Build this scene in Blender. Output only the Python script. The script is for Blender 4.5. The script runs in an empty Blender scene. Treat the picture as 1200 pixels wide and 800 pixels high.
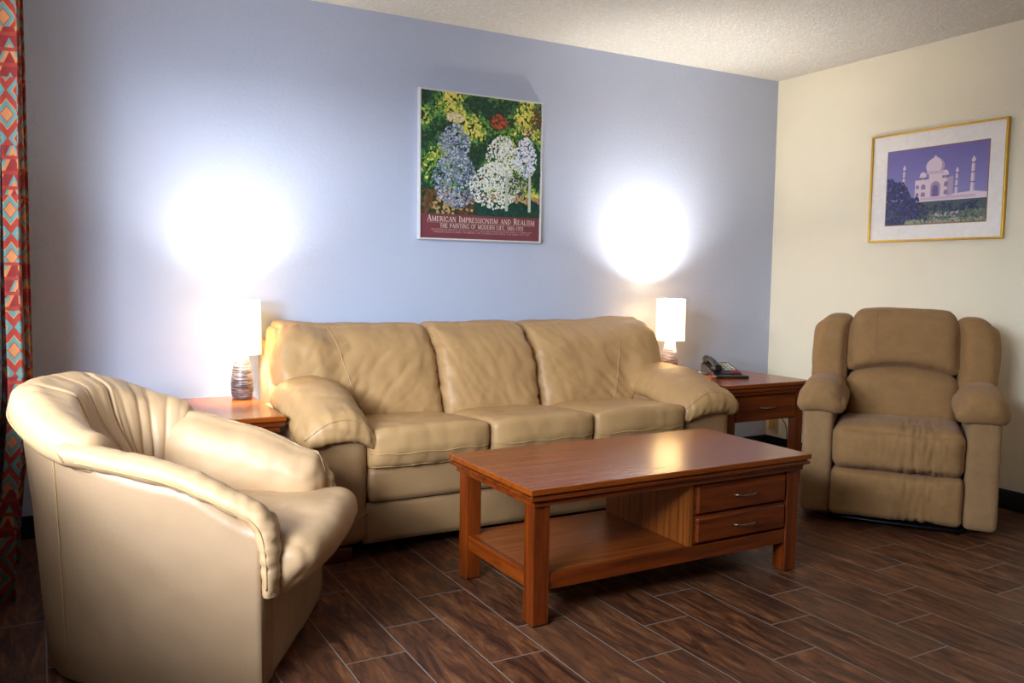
import bpy, bmesh, math, random
from mathutils import Vector, Matrix, noise
random.seed(7)
S = bpy.context.scene
COL = S.collection
PI = math.pi

# ------------------------------------------------------------------ materials
def srgb(r, g, b):
    f = lambda c: (c/12.92 if c <= .04045 else ((c+.055)/1.055)**2.4)
    return (f(r/255), f(g/255), f(b/255), 1)

class NT:
    def __init__(s, name):
        s.m = bpy.data.materials.new(name); s.m.use_nodes = True
        s.t = s.m.node_tree; s.n = s.t.nodes; s.l = s.t.links
        s.p = s.n['Principled BSDF']; s.out = s.n['Material Output']
    def node(s, typ, ins=None, **kw):
        n = s.n.new(typ)
        for k, v in kw.items(): setattr(n, k, v)
        for k, v in (ins or {}).items():
            if isinstance(v, bpy.types.NodeSocket): s.l.new(v, n.inputs[k])
            else: n.inputs[k].default_value = v
        return n
    def math(s, op, a, b=0.0, c=0.0):
        n = s.node('ShaderNodeMath', operation=op)
        for i, v in enumerate((a, b, c)):
            if isinstance(v, bpy.types.NodeSocket): s.l.new(v, n.inputs[i])
            else: n.inputs[i].default_value = v
        return n.outputs[0]
    def mix(s, fac, a, b, blend='MIX'):
        n = s.node('ShaderNodeMix', data_type='RGBA', blend_type=blend)
        for k, v in ((0, fac), (6, a), (7, b)):
            if isinstance(v, bpy.types.NodeSocket): s.l.new(v, n.inputs[k])
            else: n.inputs[k].default_value = v
        return n.outputs[2]
    def ramp(s, fac, stops):
        n = s.node('ShaderNodeValToRGB'); s.l.new(fac, n.inputs[0])
        e = n.color_ramp.elements
        while len(e) < len(stops): e.new(.5)
        for el, (p, c) in zip(e, stops): el.position = p; el.color = c
        return n.outputs[0]
    def coords(s, which='Object', scale=(1, 1, 1), rot=(0, 0, 0), loc=(0, 0, 0)):
        tc = s.node('ShaderNodeTexCoord')
        mp = s.node('ShaderNodeMapping')
        mp.inputs['Scale'].default_value = scale; mp.inputs['Rotation'].default_value = rot; mp.inputs['Location'].default_value = loc
        s.l.new(tc.outputs[which], mp.inputs[0]); return mp.outputs[0]
    def noise(s, vec, scale, detail=3, rough=.5, dist=0):
        n = s.node('ShaderNodeTexNoise', {'Scale': scale, 'Detail': detail, 'Roughness': rough, 'Distortion': dist})
        s.l.new(vec, n.inputs['Vector']); return n.outputs['Fac']
    def bump(s, height, strength, dist=.002, prev=None):
        n = s.node('ShaderNodeBump', {'Strength': strength, 'Distance': dist})
        s.l.new(height, n.inputs['Height'])
        if prev is not None: s.l.new(prev, n.inputs['Normal'])
        return n.outputs[0]
    def set(s, **kw):
        for k, v in kw.items():
            k = k.replace('_', ' ')
            if isinstance(v, bpy.types.NodeSocket): s.l.new(v, s.p.inputs[k])
            else: s.p.inputs[k].default_value = v
        return s.m

def m_plain(name, col, rough=.5, metal=0, spec=.5):
    t = NT(name); v = t.coords(); f = t.noise(v, 40, 3)
    c = t.mix(f, tuple(x*.88 for x in col[:3])+(1,), tuple(min(1, x*1.1) for x in col[:3])+(1,))
    return t.set(Base_Color=c, Roughness=rough, Metallic=metal, Specular_IOR_Level=spec)

def m_wall(name, col, bump=.35):
    t = NT(name); v = t.coords(); f = t.noise(v, 55, 4, .6); g = t.noise(v, 3, 2)
    c = t.mix(g, tuple(x*.96 for x in col[:3])+(1,), tuple(min(1, x*1.03) for x in col[:3])+(1,))
    return t.set(Base_Color=c, Roughness=.75, Specular_IOR_Level=.25, Normal=t.bump(f, bump, .004))

def m_ceiling():
    t = NT('popcorn_ceiling'); v = t.coords(); f = t.noise(v, 60, 5, .75)
    f = t.ramp(f, [(.4, (0, 0, 0, 1)), (.62, (1, 1, 1, 1))])
    c = t.mix(f, srgb(236, 230, 216), srgb(250, 247, 240))
    return t.set(Base_Color=c, Roughness=.95, Specular_IOR_Level=.1, Normal=t.bump(f, .9, .007))

def m_floor():
    t = NT('wood_look_tile')
    tc = t.node('ShaderNodeTexCoord'); sp = t.node('ShaderNodeSeparateXYZ'); t.l.new(tc.outputs['Object'], sp.inputs[0])
    W, L = .1915, .565
    u = t.math('DIVIDE', t.math('ADD', sp.outputs[0], 3.126), W)
    row = t.math('FLOOR', u); fu = t.math('SUBTRACT', u, row)
    v = t.math('DIVIDE', t.math('SUBTRACT', t.math('ADD', sp.outputs[1], 1.372), t.math('MULTIPLY', row, .1883)), L)
    cel = t.math('FLOOR', v); fv = t.math('SUBTRACT', v, cel)
    eu = t.math('MULTIPLY', t.math('MINIMUM', fu, t.math('SUBTRACT', 1, fu)), W)
    ev = t.math('MULTIPLY', t.math('MINIMUM', fv, t.math('SUBTRACT', 1, fv)), L)
    e = t.math('MINIMUM', eu, ev)
    grout = t.math('LESS_THAN', e, .0021)
    cx = t.node('ShaderNodeCombineXYZ'); t.l.new(row, cx.inputs[0]); t.l.new(cel, cx.inputs[1])
    wn = t.node('ShaderNodeTexWhiteNoise'); t.l.new(cx.outputs[0], wn.inputs['Vector'])
    # grain, offset per tile
    off = t.node('ShaderNodeVectorMath', operation='MULTIPLY_ADD'); t.l.new(wn.outputs['Color'], off.inputs[0])
    off.inputs[1].default_value = (7, 7, 7); t.l.new(tc.outputs['Object'], off.inputs[2])
    mp = t.node('ShaderNodeMapping'); mp.inputs['Scale'].default_value = (1, .17, 1); t.l.new(off.outputs[0], mp.inputs[0])
    g1 = t.noise(mp.outputs[0], 24, 7, .70, 1.0); g2 = t.noise(mp.outputs[0], 110, 3, .6); g3 = t.noise(tc.outputs['Object'], 5, 3)
    base = t.ramp(g1, [(.30, srgb(28, 15, 10)), (.43, srgb(76, 42, 26)), (.56, srgb(122, 72, 42)), (.72, srgb(170, 116, 74))])
    base = t.mix(t.math('MULTIPLY', g2, .55), base, srgb(44, 28, 22))
    base = t.mix(t.math('MULTIPLY', t.math('SUBTRACT', wn.outputs['Value'], .5), .5), base, srgb(120, 84, 60))
    col = t.mix(grout, base, srgb(136, 122, 110))
    hgt = t.math('MINIMUM', t.math('MULTIPLY', e, 250), 1)
    nb = t.bump(hgt, .5, .0015); nb = t.bump(g1, .25, .002, nb)
    rough = t.math('ADD', t.math('MULTIPLY', g2, .22), .34)
    return t.set(Base_Color=col, Roughness=rough, Specular_IOR_Level=.35, Normal=nb)

def m_leather(name, col, dark=.86, crease=1.0):
    t = NT(name); v = t.coords()
    big = t.noise(v, 6, 3); fine = t.noise(v, 420, 2, .6)
    vo = t.node('ShaderNodeTexVoronoi', {'Scale': 260}); t.l.new(v, vo.inputs['Vector'])
    c = t.mix(big, tuple(x*dark for x in col[:3])+(1,), tuple(min(1, x*1.06) for x in col[:3])+(1,))
    nb = t.bump(vo.outputs['Distance'], .12, .0012); nb = t.bump(t.noise(v, 22, 4, .6), .22, .006, nb)
    cr = t.math('SUBTRACT', 1, t.math('MULTIPLY', t.math('ABSOLUTE', t.math('SUBTRACT', t.noise(t.coords('Object', (1, 1, .7)), 15, 3, .55, .8), .5)), 9))
    cr = t.math('MULTIPLY', t.math('MAXIMUM', cr, 0), crease); nb = t.bump(cr, -.6, .005, nb)
    return t.set(Base_Color=c, Roughness=.47, Specular_IOR_Level=.38, Normal=nb)

def m_suede(name, col):
    t = NT(name); v = t.coords()
    big = t.noise(v, 12, 6, .75); fine = t.noise(v, 300, 3, .7)
    c = t.mix(big, tuple(x*.62 for x in col[:3])+(1,), tuple(min(1, x*1.38) for x in col[:3])+(1,))
    c = t.mix(t.math('MULTIPLY', fine, .45), c, tuple(x*.6 for x in col[:3])+(1,))
    return t.set(Base_Color=c, Roughness=.9, Specular_IOR_Level=.15, Sheen_Weight=.1, Sheen_Roughness=.5,
                 Normal=t.bump(t.noise(v, 30, 4, .6), .35, .006, t.bump(fine, .35, .0015)))

def m_wood(name, axis, c0, c1, c2, rough=.32, spec=.5, streak=1.0):
    t = NT(name)
    sc = [9*streak]*3; sc[axis] = .55
    v = t.coords('Object', tuple(sc)); f = t.noise(v, 3.2, 6, .65, 1.1)
    sc2 = [60]*3; sc2[axis] = 2.5
    v2 = t.coords('Object', tuple(sc2)); g = t.noise(v2, 3, 3, .6)
    c = t.ramp(f, [(.3, c0), (.5, c1), (.72, c2)])
    c = t.mix(t.math('MULTIPLY', g, .45), c, c0)
    return t.set(Base_Color=c, Roughness=rough, Specular_IOR_Level=spec, Normal=t.bump(g, .08, .0006))

CH0, CH1, CH2 = srgb(70, 25, 4), srgb(118, 47, 7), srgb(144, 66, 13)
WX = m_wood('cherry_wood_x', 0, CH0, CH1, CH2); WY = m_wood('cherry_wood_y', 1, CH0, CH1, CH2); WZ = m_wood('cherry_wood_z', 2, CH0, CH1, CH2)
WTOP = m_wood('cherry_wood_top', 0, srgb(112, 47, 8), srgb(146, 68, 14), srgb(166, 88, 24), rough=.24, spec=.45, streak=1.2)
WPAN = m_wood('oak_panel', 2, srgb(92, 42, 10), srgb(146, 76, 24), srgb(178, 106, 42), streak=2.6)
WSHELF = m_wood('oak_shelf', 0, srgb(86, 38, 10), srgb(140, 66, 20), srgb(166, 92, 36), rough=.3, streak=2.2)
LEATHER = m_leather('tan_leather', srgb(184, 143, 94))
LEATHER2 = m_leather('tan_vinyl_side', srgb(158, 121, 82), crease=.1)
TUBL = m_leather('beige_leather', srgb(188, 151, 110)); TUBS = m_leather('beige_vinyl_side', srgb(162, 129, 96), crease=.1)
SEAM = m_plain('seam_cord', srgb(176, 140, 92), .6)
SUEDE = m_suede('brown_suede', srgb(164, 124, 80))
SUEDES = m_plain('suede_thread', srgb(158, 122, 78), .8)
SUEDED = m_suede('brown_suede_side', srgb(164, 128, 88))
REDWOOD = m_wood('dark_red_wood', 0, srgb(60, 18, 10), srgb(96, 34, 18), srgb(120, 48, 26))
BLACK = m_plain('black_plastic', srgb(24, 22, 22), .35)
BLACKM = m_plain('black_metal', srgb(26, 26, 30), .35, .6)
RUBBER = m_plain('black_vinyl', srgb(20, 20, 21), .5)
NICKEL = m_plain('brushed_nickel', srgb(150, 136, 116), .35, 1)
CREAM = m_plain('cream_plastic', srgb(236, 226, 200), .5)
TANP = m_plain('tan_plastic', srgb(206, 170, 104), .5)
GREYP = m_plain('grey_keys', srgb(200, 196, 186), .5)
REDP = m_plain('red_plastic', srgb(190, 30, 40), .4)
WHITEF = m_plain('white_frame', srgb(226, 224, 222), .35, .1)
GOLD = m_plain('gold_frame', srgb(214, 168, 66), .3, .8)
MATB = m_plain('white_mat', srgb(252, 248, 242), .8)

def m_glaze():
    t = NT('streaked_glaze')
    tc = t.node('ShaderNodeTexCoord'); sp = t.node('ShaderNodeSeparateXYZ'); t.l.new(tc.outputs['Object'], sp.inputs[0])
    v = t.coords('Object', (5, 5, 230), (0.10, .06, 0)); f = t.noise(v, 2.4, 4, .65, .5)
    c = t.ramp(f, [(.38, srgb(30, 20, 18)), (.5, srgb(62, 46, 42)), (.60, srgb(170, 160, 156))])
    return t.set(Base_Color=c, Roughness=.3, Normal=t.bump(f, .3, .001))
GLAZE = m_glaze()

def m_shade():
    t = NT('lamp_shade_fabric')
    d = t.node('ShaderNodeBsdfDiffuse', {'Color': (.92, .85, .7, 1)}); tr = t.node('ShaderNodeBsdfTranslucent', {'Color': (.95, .82, .58, 1)})
    mx = t.node('ShaderNodeMixShader', {0: .15}); t.l.new(d.outputs[0], mx.inputs[1]); t.l.new(tr.outputs[0], mx.inputs[2])
    e = t.node('ShaderNodeEmission', {'Color': (1, .72, .28, 1), 'Strength': SHADE_E})
    ad = t.node('ShaderNodeAddShader'); t.l.new(mx.outputs[0], ad.inputs[0]); t.l.new(e.outputs[0], ad.inputs[1])
    t.l.new(ad.outputs[0], t.out.inputs[0]); return t.m

def m_curtain():
    t = NT('southwest_print')
    uv = t.node('ShaderNodeTexCoord'); sp = t.node('ShaderNodeSeparateXYZ'); t.l.new(uv.outputs['UV'], sp.inputs[0])
    u, v = sp.outputs[0], sp.outputs[1]
    fr = lambda x: t.math('FRACT', x)
    tri = lambda x: t.math('ABSOLUTE', t.math('SUBTRACT', fr(x), .5))
    dia = t.math('ADD', tri(t.math('MULTIPLY', u, 8.5)), tri(t.math('MULTIPLY', v, 6.4)))      # 0..1 diamonds
    rings = fr(t.math('MULTIPLY', dia, 3.0))
    zig = fr(t.math('ADD', t.math('MULTIPLY', v, 9), t.math('MULTIPLY', tri(t.math('MULTIPLY', u, 14)), 1.4)))
    band = fr(t.math('MULTIPLY', v, 2.6))
    red, red2, teal, tan = srgb(134, 50, 38), srgb(112, 38, 34), srgb(62, 122, 114), srgb(172, 112, 66)
    a = t.mix(t.math('GREATER_THAN', rings, .55), red, teal)
    a = t.mix(t.math('LESS_THAN', dia, .16), a, tan)
    a = t.mix(t.math('GREATER_THAN', rings, .9), a, tan)
    b = t.mix(t.math('GREATER_THAN', zig, .6), red2, tan)
    b = t.mix(t.math('GREATER_THAN', zig, .84), b, teal); b = t.mix(t.math('GREATER_THAN', tri(t.math('MULTIPLY', v, 20)), .38), b, red)
    c = t.mix(t.math('GREATER_THAN', band, .58), a, b); c = t.mix(t.math('MULTIPLY', t.noise(t.coords('Object'), 30, 4, .7), .5), c, red2)
    return t.set(Base_Color=c, Roughness=.85, Specular_IOR_Level=.1)

def m_vcol(name, rough=.5, coat=0):
    t = NT(name); a = t.node('ShaderNodeVertexColor', layer_name='Col')
    return t.set(Base_Color=a.outputs['Color'], Roughness=rough, Coat_Weight=coat, Coat_Roughness=.08)

# ------------------------------------------------------------------ mesh helpers
def link(name, bm, mat, parent=None, loc=None, smooth=True, angle=None):
    me = bpy.data.meshes.new(name); bmesh.ops.recalc_face_normals(bm, faces=bm.faces[:]) ; bm.to_mesh(me); bm.free()
    for m in (mat if isinstance(mat, (list, tuple)) else [mat]): me.materials.append(m)
    if smooth:
        me.polygons.foreach_set('use_smooth', [True]*len(me.polygons))
        if angle: me.set_sharp_from_angle(angle=math.radians(angle))
    o = bpy.data.objects.new(name, me); COL.objects.link(o)
    if parent: o.parent = parent
    if loc: o.location = loc
    return o
def thing(name, label, cat, loc=(0, 0, 0), rz=0, group=None):
    o = bpy.data.objects.new(name, None); COL.objects.link(o); o.empty_display_size = .1
    o.location = loc; o.rotation_euler = (0, 0, rz); tag(o, label, cat, group); return o
def tag(o, label, cat, group=None):
    o['label'] = label; o['category'] = cat
    if group: o['group'] = group
    return o
def struct(o): o['kind'] = 'structure'; return o

def box(bm, x0, x1, y0, y1, z0, z1, bev=0, seg=2):
    r = bmesh.ops.create_cube(bm, size=1)['verts']
    for v in r: v.co = Vector(((x0+x1)/2+v.co.x*(x1-x0), (y0+y1)/2+v.co.y*(y1-y0), (z0+z1)/2+v.co.z*(z1-z0)))
    if bev:
        es = list({e for v in r for e in v.link_edges})
        bmesh.ops.bevel(bm, geom=es, offset=bev, segments=seg, affect='EDGES', profile=.5)
    return bm
def B(*a, **k): return box(bmesh.new(), *a, **k)

def soft(bm, c, h, r, step=.02, fn=None):
    """rounded box, centre c, half size h, corner radius r, dense grid; fn maps (unit u,v,w, Vector local)->Vector"""
    n = [max(4, int(round(2*h[i]/step))) for i in range(3)]
    verts = {}
    def vert(i, j, k):
        key = (i, j, k)
        if key in verts: return verts[key]
        u = Vector((2*i/n[0]-1, 2*j/n[1]-1, 2*k/n[2]-1))
        p = Vector((u.x*h[0], u.y*h[1], u.z*h[2]))
        q = Vector([max(-(h[a]-r), min(h[a]-r, p[a])) for a in range(3)])
        d = p-q
        if d.length > 1e-9: p = q + d.normalized()*r
        if fn: p = fn(u, p)
        v = bm.verts.new(p+Vector(c)); verts[key] = v; return v
    def face(f, na, nb):
        for a in range(na):
            for b in range(nb):
                bm.faces.new([vert(*f(a, b)), vert(*f(a+1, b)), vert(*f(a+1, b+1)), vert(*f(a, b+1))])
    for s in (0, n[0]): face(lambda a, b: (s, a, b), n[1], n[2])
    for s in (0, n[1]): face(lambda a, b: (a, s, b), n[0], n[2])
    for s in (0, n[2]): face(lambda a, b: (a, b, s), n[0], n[1])
    bmesh.ops.recalc_face_normals(bm, faces=bm.faces[:])
    return bm
def displace(bm, fn):
    bm.normal_update()
    for v, d in [(v, fn(v.co, v.normal)) for v in bm.verts]: v.co += v.normal*d
    return bm
def nz(p, sx, sy, sz, seed=0): return noise.noise(Vector((p.x*sx+seed*17.3, p.y*sy+seed*5.1, p.z*sz-seed*9.7)))
def ridge(p, sx, sy, sz, seed=0, pw=3): return (1-abs(nz(p, sx, sy, sz, seed)))**pw
def sm(a, b, x):
    t = max(0, min(1, (x-a)/(b-a))) if b != a else float(x > a)
    return t*t*(3-2*t)

def catmull(pts, n):
    P = [Vector(p) for p in pts]; out = []
    Q = [P[0]*2-P[1]] + P + [P[-1]*2-P[-2]]
    for i in range(1, len(Q)-2):
        a, b, c, d = Q[i-1:i+3]
        for k in range(n):
            t = k/n
            out.append(.5*((2*b)+(c-a)*t+(2*a-5*b+4*c-d)*t*t+(3*b-a-3*c+d)*t**3))
    out.append(P[-1]); return out
def loft(bm, rings, caps=True, closed=False):
    R = [[bm.verts.new(p) for p in r] for r in rings]; n = len(R[0])
    pairs = list(zip(R, R[1:])) + ([(R[-1], R[0])] if closed else [])
    for a, b in pairs:
        for i in range(n):
            bm.faces.new([a[i], a[(i+1) % n], b[(i+1) % n], b[i]])
    if caps and not closed:
        bm.faces.new(R[0][::-1]); bm.faces.new(R[-1])
    return bm
def sweep(bm, pts, rad, seg=8, side=None, sec=None):
    """tube; rad number or fn(t)->(ra,rb); side = fixed reference vector for the a axis"""
    P = [Vector(p) for p in pts]; rings = []; ref = Vector(side) if side else None
    for i, p in enumerate(P):
        tg = (P[min(i+1, len(P)-1)]-P[max(i-1, 0)]).normalized()
        if side: a = (ref - tg*ref.dot(tg)).normalized()
        else:
            if ref is None: ref = Vector((0, 0, 1)) if abs(tg.z) < .9 else Vector((1, 0, 0))
            a = (ref - tg*ref.dot(tg)).normalized(); ref = a
        b = tg.cross(a)
        t = i/(len(P)-1); r = rad(t) if callable(rad) else (rad, rad)
        rings.append([p + a*(math.cos(2*PI*k/seg)*r[0]) + b*(math.sin(2*PI*k/seg)*r[1]) for k in range(seg)])
    return loft(bm, rings)
def lathe(bm, prof, seg=40, c=(0, 0, 0)):
    rings = [[Vector((c[0]+r*math.cos(2*PI*k/seg), c[1]+r*math.sin(2*PI*k/seg), c[2]+z)) for k in range(seg)] for r, z in prof]
    return loft(bm, rings)
def prism(bm, poly, z0, z1):
    a = [bm.verts.new((x, y, z0)) for x, y in poly]; b = [bm.verts.new((x, y, z1)) for x, y in poly]
    n = len(poly)
    for i in range(n): bm.faces.new([a[i], a[(i+1) % n], b[(i+1) % n], b[i]])
    bm.faces.new(a[::-1]); bm.faces.new(b); return bm

from mathutils.bvhtree import BVHTree
def stitch(o, pts, d, r=.0026, off=.0006):
    """a stitched seam laid on the surface of part o along pts, projected in direction d"""
    me = o.data; tree = BVHTree.FromPolygons([v.co for v in me.vertices], [p.vertices[:] for p in me.polygons])
    d = Vector(d).normalized(); out = []
    for p in pts:
        h = tree.ray_cast(Vector(p)-d*1.0, d)
        if h[0]: out.append(h[0]-d*off)
    if len(out) < 4: return
    bm = bmesh.new(); sweep(bm, out, r, 6); return link('seam', bm, SEAM, o)

# ------------------------------------------------------------------ light levels
SHADE_E = 1.4
BULB = 48.0
WINDOW = 108.0
WINDOW_NEAR = 11.0

# ------------------------------------------------------------------ room
XL, YF, H = -4.50, -5.9, 2.44
wblue = m_wall('blue_paint', srgb(190, 198, 219)); wcream = m_wall('cream_paint', srgb(248, 240, 214)); wleft = m_wall('white_paint', srgb(214, 214, 210))
T = .1
struct(link('floor', B(XL-T, T, YF-T, T, -.1, 0), m_floor(), smooth=False))
struct(link('ceiling', B(XL-T, T, YF-T, T, H, H+.1), m_ceiling(), smooth=False))
struct(link('wall_back', B(XL-T, 0, 0, T, 0, H), wblue, smooth=False))
struct(link('wall_right', B(0, T, YF-T, T, 0, H), wcream, smooth=False))
struct(link('wall_front', B(XL-T, 0, YF-T, YF, 0, H), wcream, smooth=False))
WY0, WY1, WZ0, WZ1 = -3.5, -.85, .80, 2.12            # window opening in the left wall
bm = bmesh.new()
box(bm, XL-T, XL, YF, WY0, 0, H); box(bm, XL-T, XL, WY1, 0, 0, H)
box(bm, XL-T, XL, WY0, WY1, 0, WZ0); box(bm, XL-T, XL, WY0, WY1, WZ1, H)
struct(link('wall_left', bm, wleft, smooth=False))
bm = bmesh.new()
for y in (WY0, (WY0+WY1)/2-.02, WY1-.04): box(bm, XL-.07, XL-.03, y, y+.04, WZ0, WZ1)
box(bm, XL-.07, XL-.03, WY0, WY1, WZ0, WZ0+.04); box(bm, XL-.07, XL-.03, WY0, WY1, WZ1-.04, WZ1)
win = struct(link('window_1', bm, m_plain('white_window_frame', srgb(230, 230, 228), .4), smooth=False))
gl = NT('window_glass'); g = gl.node('ShaderNodeBsdfGlossy', {'Roughness': .02}); tr = gl.node('ShaderNodeBsdfTransparent')
mx = gl.node('ShaderNodeMixShader', {0: .06}); gl.l.new(tr.outputs[0], mx.inputs[1]); gl.l.new(g.outputs[0], mx.inputs[2]); gl.l.new(mx.outputs[0], gl.out.inputs[0])
struct(link('pane', B(XL-.052, XL-.048, WY0+.04, WY1-.04, WZ0+.04, WZ1-.04), gl.m, win, smooth=False))
# vinyl cove base
def cove(x0, x1, y0, y1): return B(x0, x1, y0, y1, 0, .1, bev=.004)
struct(link('baseboard_back', cove(XL, 0, -.012, 0), RUBBER))
struct(link('baseboard_right', cove(-.012, 0, YF, -.012), RUBBER))
struct(link('baseboard_left', cove(XL, XL+.012, YF, -.012), RUBBER))

# ------------------------------------------------------------------ curtain
rnd = random.Random(3)
bm = bmesh.new(); uvl = bm.loops.layers.uv.new('UVMap')
NU, NV = 150, 60; grid = []; s = 0; prev = None; us = []
for i in range(NU+1):
    t = i/NU; y = -.10 - .72*t
    col = []
    for j in range(NV+1):
        z = .015 + 2.34*j/NV
        ph = 2*PI*(t*6.2 + .05*math.sin(z*2.1))
        amp = .034*(.75+.35*math.sin(5*t+1.3)) * (1+.25*math.sin(1.7*z+3*t))
        x = -4.400 + .057*sm(0, .8, z) + .014*sm(.8, 2.2, z) + amp*math.sin(ph) + .012*math.sin(2.3*ph+z)
        yy = y + .012*math.sin(ph*2+z*.8)
        col.append(bm.verts.new((x, yy, z)))
    grid.append(col)
    if prev is not None: s += (col[30].co-prev).length
    prev = col[30].co.copy(); us.append(s)
for i in range(NU):
    for j in range(NV):
        f = bm.faces.new([grid[i][j], grid[i+1][j], grid[i+1][j+1], grid[i][j+1]])
        for lp, (a, b) in zip(f.loops, ((i, j), (i+1, j), (i+1, j+1), (i, j+1))): lp[uvl].uv = (us[a], 2.34*b/NV)
cur = thing('curtain', 'red and teal southwestern print curtain hanging in folds at the left wall', 'curtain', (-4.405, -.46, 0))
me = link('cloth', bm, m_curtain(), cur); me.location = (4.405, .46, 0)
md = me.modifiers.new('thick', 'SOLIDIFY'); md.thickness = .003
bm = bmesh.new(); sweep(bm, [(-4.333, -.06, 2.372), (-4.333, -.9, 2.372)], .012, 12)
for y in (-.07, -.88): sweep(bm, [(-4.333, y, 2.372), (XL+.002, y, 2.372)], .007, 8)
r = link('rod', bm, NICKEL, cur); r.location = (4.405, .46, 0)

# ------------------------------------------------------------------ sofa
SO = Vector((-2.335, -.5, 0))
sofa = thing('leather_sofa', 'tan leather three seat sofa against the blue wall', 'sofa', SO)
def part(name, bm, mat, parent, off=SO, **k):
    for v in bm.verts: v.co -= off
    return link(name, bm, mat, parent, **k)
def leather_noise(p, a=1.0, seed=0):
    return a*(.0050*nz(p, 7, 7, 7, seed)+.0028*nz(p, 18, 18, 18, seed+1)+.0012*nz(p, 38, 38, 38, seed+2))
AL0, AL1, AR0, AR1 = -3.405, -3.135, -1.53, -1.20
# frame between the arms
bm = bmesh.new()
soft(bm, ((AL1+AR0)/2, -.49, .142), ((AR0-AL1)/2+.02, .405, .086), .014, .03)
soft(bm, ((AL1+AR0)/2, -.495, .30), ((AR0-AL1)/2, .42, .072), .016, .03)
displace(bm, lambda p, n: leather_noise(p, .6, 3))
part('seat_frame', bm, LEATHER2, sofa)
# back frame
bm = soft(bmesh.new(), ((AL0+AR1)/2, -.14, .45), ((AR1-AL0)/2-.02, .075, .395), .04, .03)
part('back_frame', bm, LEATHER2, sofa)
# arm panels
for x0, x1, sg in ((AL0, AL1, 1), (AR0, AR1, -1)):
    bm = soft(bmesh.new(), ((x0+x1)/2, -.49, .307), ((x1-x0)/2, .425, .247), .05, .018)
    displace(bm, lambda p, n: leather_noise(p, .8, 5))
    o = part('arm', bm, LEATHER2, sofa)
    xi = x1 if sg > 0 else x0; xo = xi - sg*.27
    bm = bmesh.new(); sweep(bm, [(xi-sg*.004, -.914, .20), (xi-sg*.10, -.917, .155), (xi-sg*.2, -.917, .11), (xo, -.914, .075)], .0025, 6)
    part('seam', bm, SEAM, o)
# arm pads
def arm_pad(cx, hw, sg, seed):
    def fn(u, p):
        x, y, z = p
        t = (1-u.y)/2                                   # 0 at the back, 1 at the front
        x *= 1 - .30*sm(.4, 0, t)
        xx = x/hw
        z += .026*(1-u.x*u.x)*(1-abs(u.y)**3) * (.1+.9*sm(-.7, .7, u.z))
        out = max(0, -xx*sg)                             # outer side
        z -= ((.070 if sg > 0 else .052)*abs(xx)**2.2 - .020*out*out)*(.5+.6*sm(.3, 1, t))
        z -= .060*sm(.55, 1, t) + .030*t - .025*sm(.3, 0, t)
        if u.y < 0: y -= .02*(1-xx*xx)*abs(u.y)
        return Vector((x, y, z))
    bm = soft(bmesh.new(), (0, 0, 0), (hw, .385, .060), .058, .011, fn)
    def w(p, n):
        edge = sm(.45, .95, abs(p.x)/hw); fr = sm(-.22, -.37, p.y)
        return (leather_noise(p, .7, seed) - .006*edge*ridge(p, 5, 30, 5, seed, 5)
                - .006*fr*ridge(p, 30, 4, 6, seed+2, 5) - .004*ridge(p, 7, 13, 5, seed+4, 7))
    displace(bm, w)
    for v in bm.verts: v.co += Vector((cx, -.575, .632 if sg > 0 else .615))
    return bm
for cx, hw, sg, sd in ((-3.258, .160, 1, 11), (-1.355, .188, -1, 23)):
    o = part('arm_pad', arm_pad(cx, hw, sg, sd), LEATHER, sofa)
    stitch(o, [(cx+hw*.9*(k/15-1)-SO.x, 0, .585-.075*abs(k/15-1)**2.2) for k in range(31)], (0, 1, 0))
# seat cushions
W3 = (AR0-AL1)/3
for i in range(3):
    cx = AL1+W3*(i+.5)
    def fn(u, p, i=i):
        x, y, z = p
        cr = (1-abs(u.x)**4)
        z += sm(-.7, .6, u.z)*.026*cr*(1-.4*abs(u.y)**3)
        z += .024*(-u.y)*sm(-.6, .8, u.z)
        y -= .030*cr*sm(0, -1, u.y)*(1-.5*abs(u.z))
        if u.z < 0: y += .02*sm(0, -1, u.y)*abs(u.z)
        return Vector((x, y, z))
    bm = soft(bmesh.new(), (0, 0, 0), (W3/2+.003, .31, .072), .030, .012, fn)
    def w(p, n, i=i):
        fr = sm(-.18, -.30, p.y)*sm(.05, -.02, p.z)
        gather = sm(.6, 1, abs(p.x)/(W3/2))
        return leather_noise(p, .8, 31+i) - .004*fr*ridge(p, 38, 5, 7, 40+i, 4) - .003*gather*ridge(p, 6, 22, 20, 44+i, 4) - .003*ridge(p, 9, 6, 6, 48+i, 8)
    displace(bm, w)
    for v in bm.verts: v.co += Vector((cx, -.635, .432))
    o = part('seat_cushion', bm, LEATHER, sofa)
    for zz in (.432, .376):
        stitch(o, [(cx+(W3/2-.004)*(k/14-1)-SO.x, 0, zz+.003*math.sin(k*.7+i)) for k in range(29)], (0, 1, 0))
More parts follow.
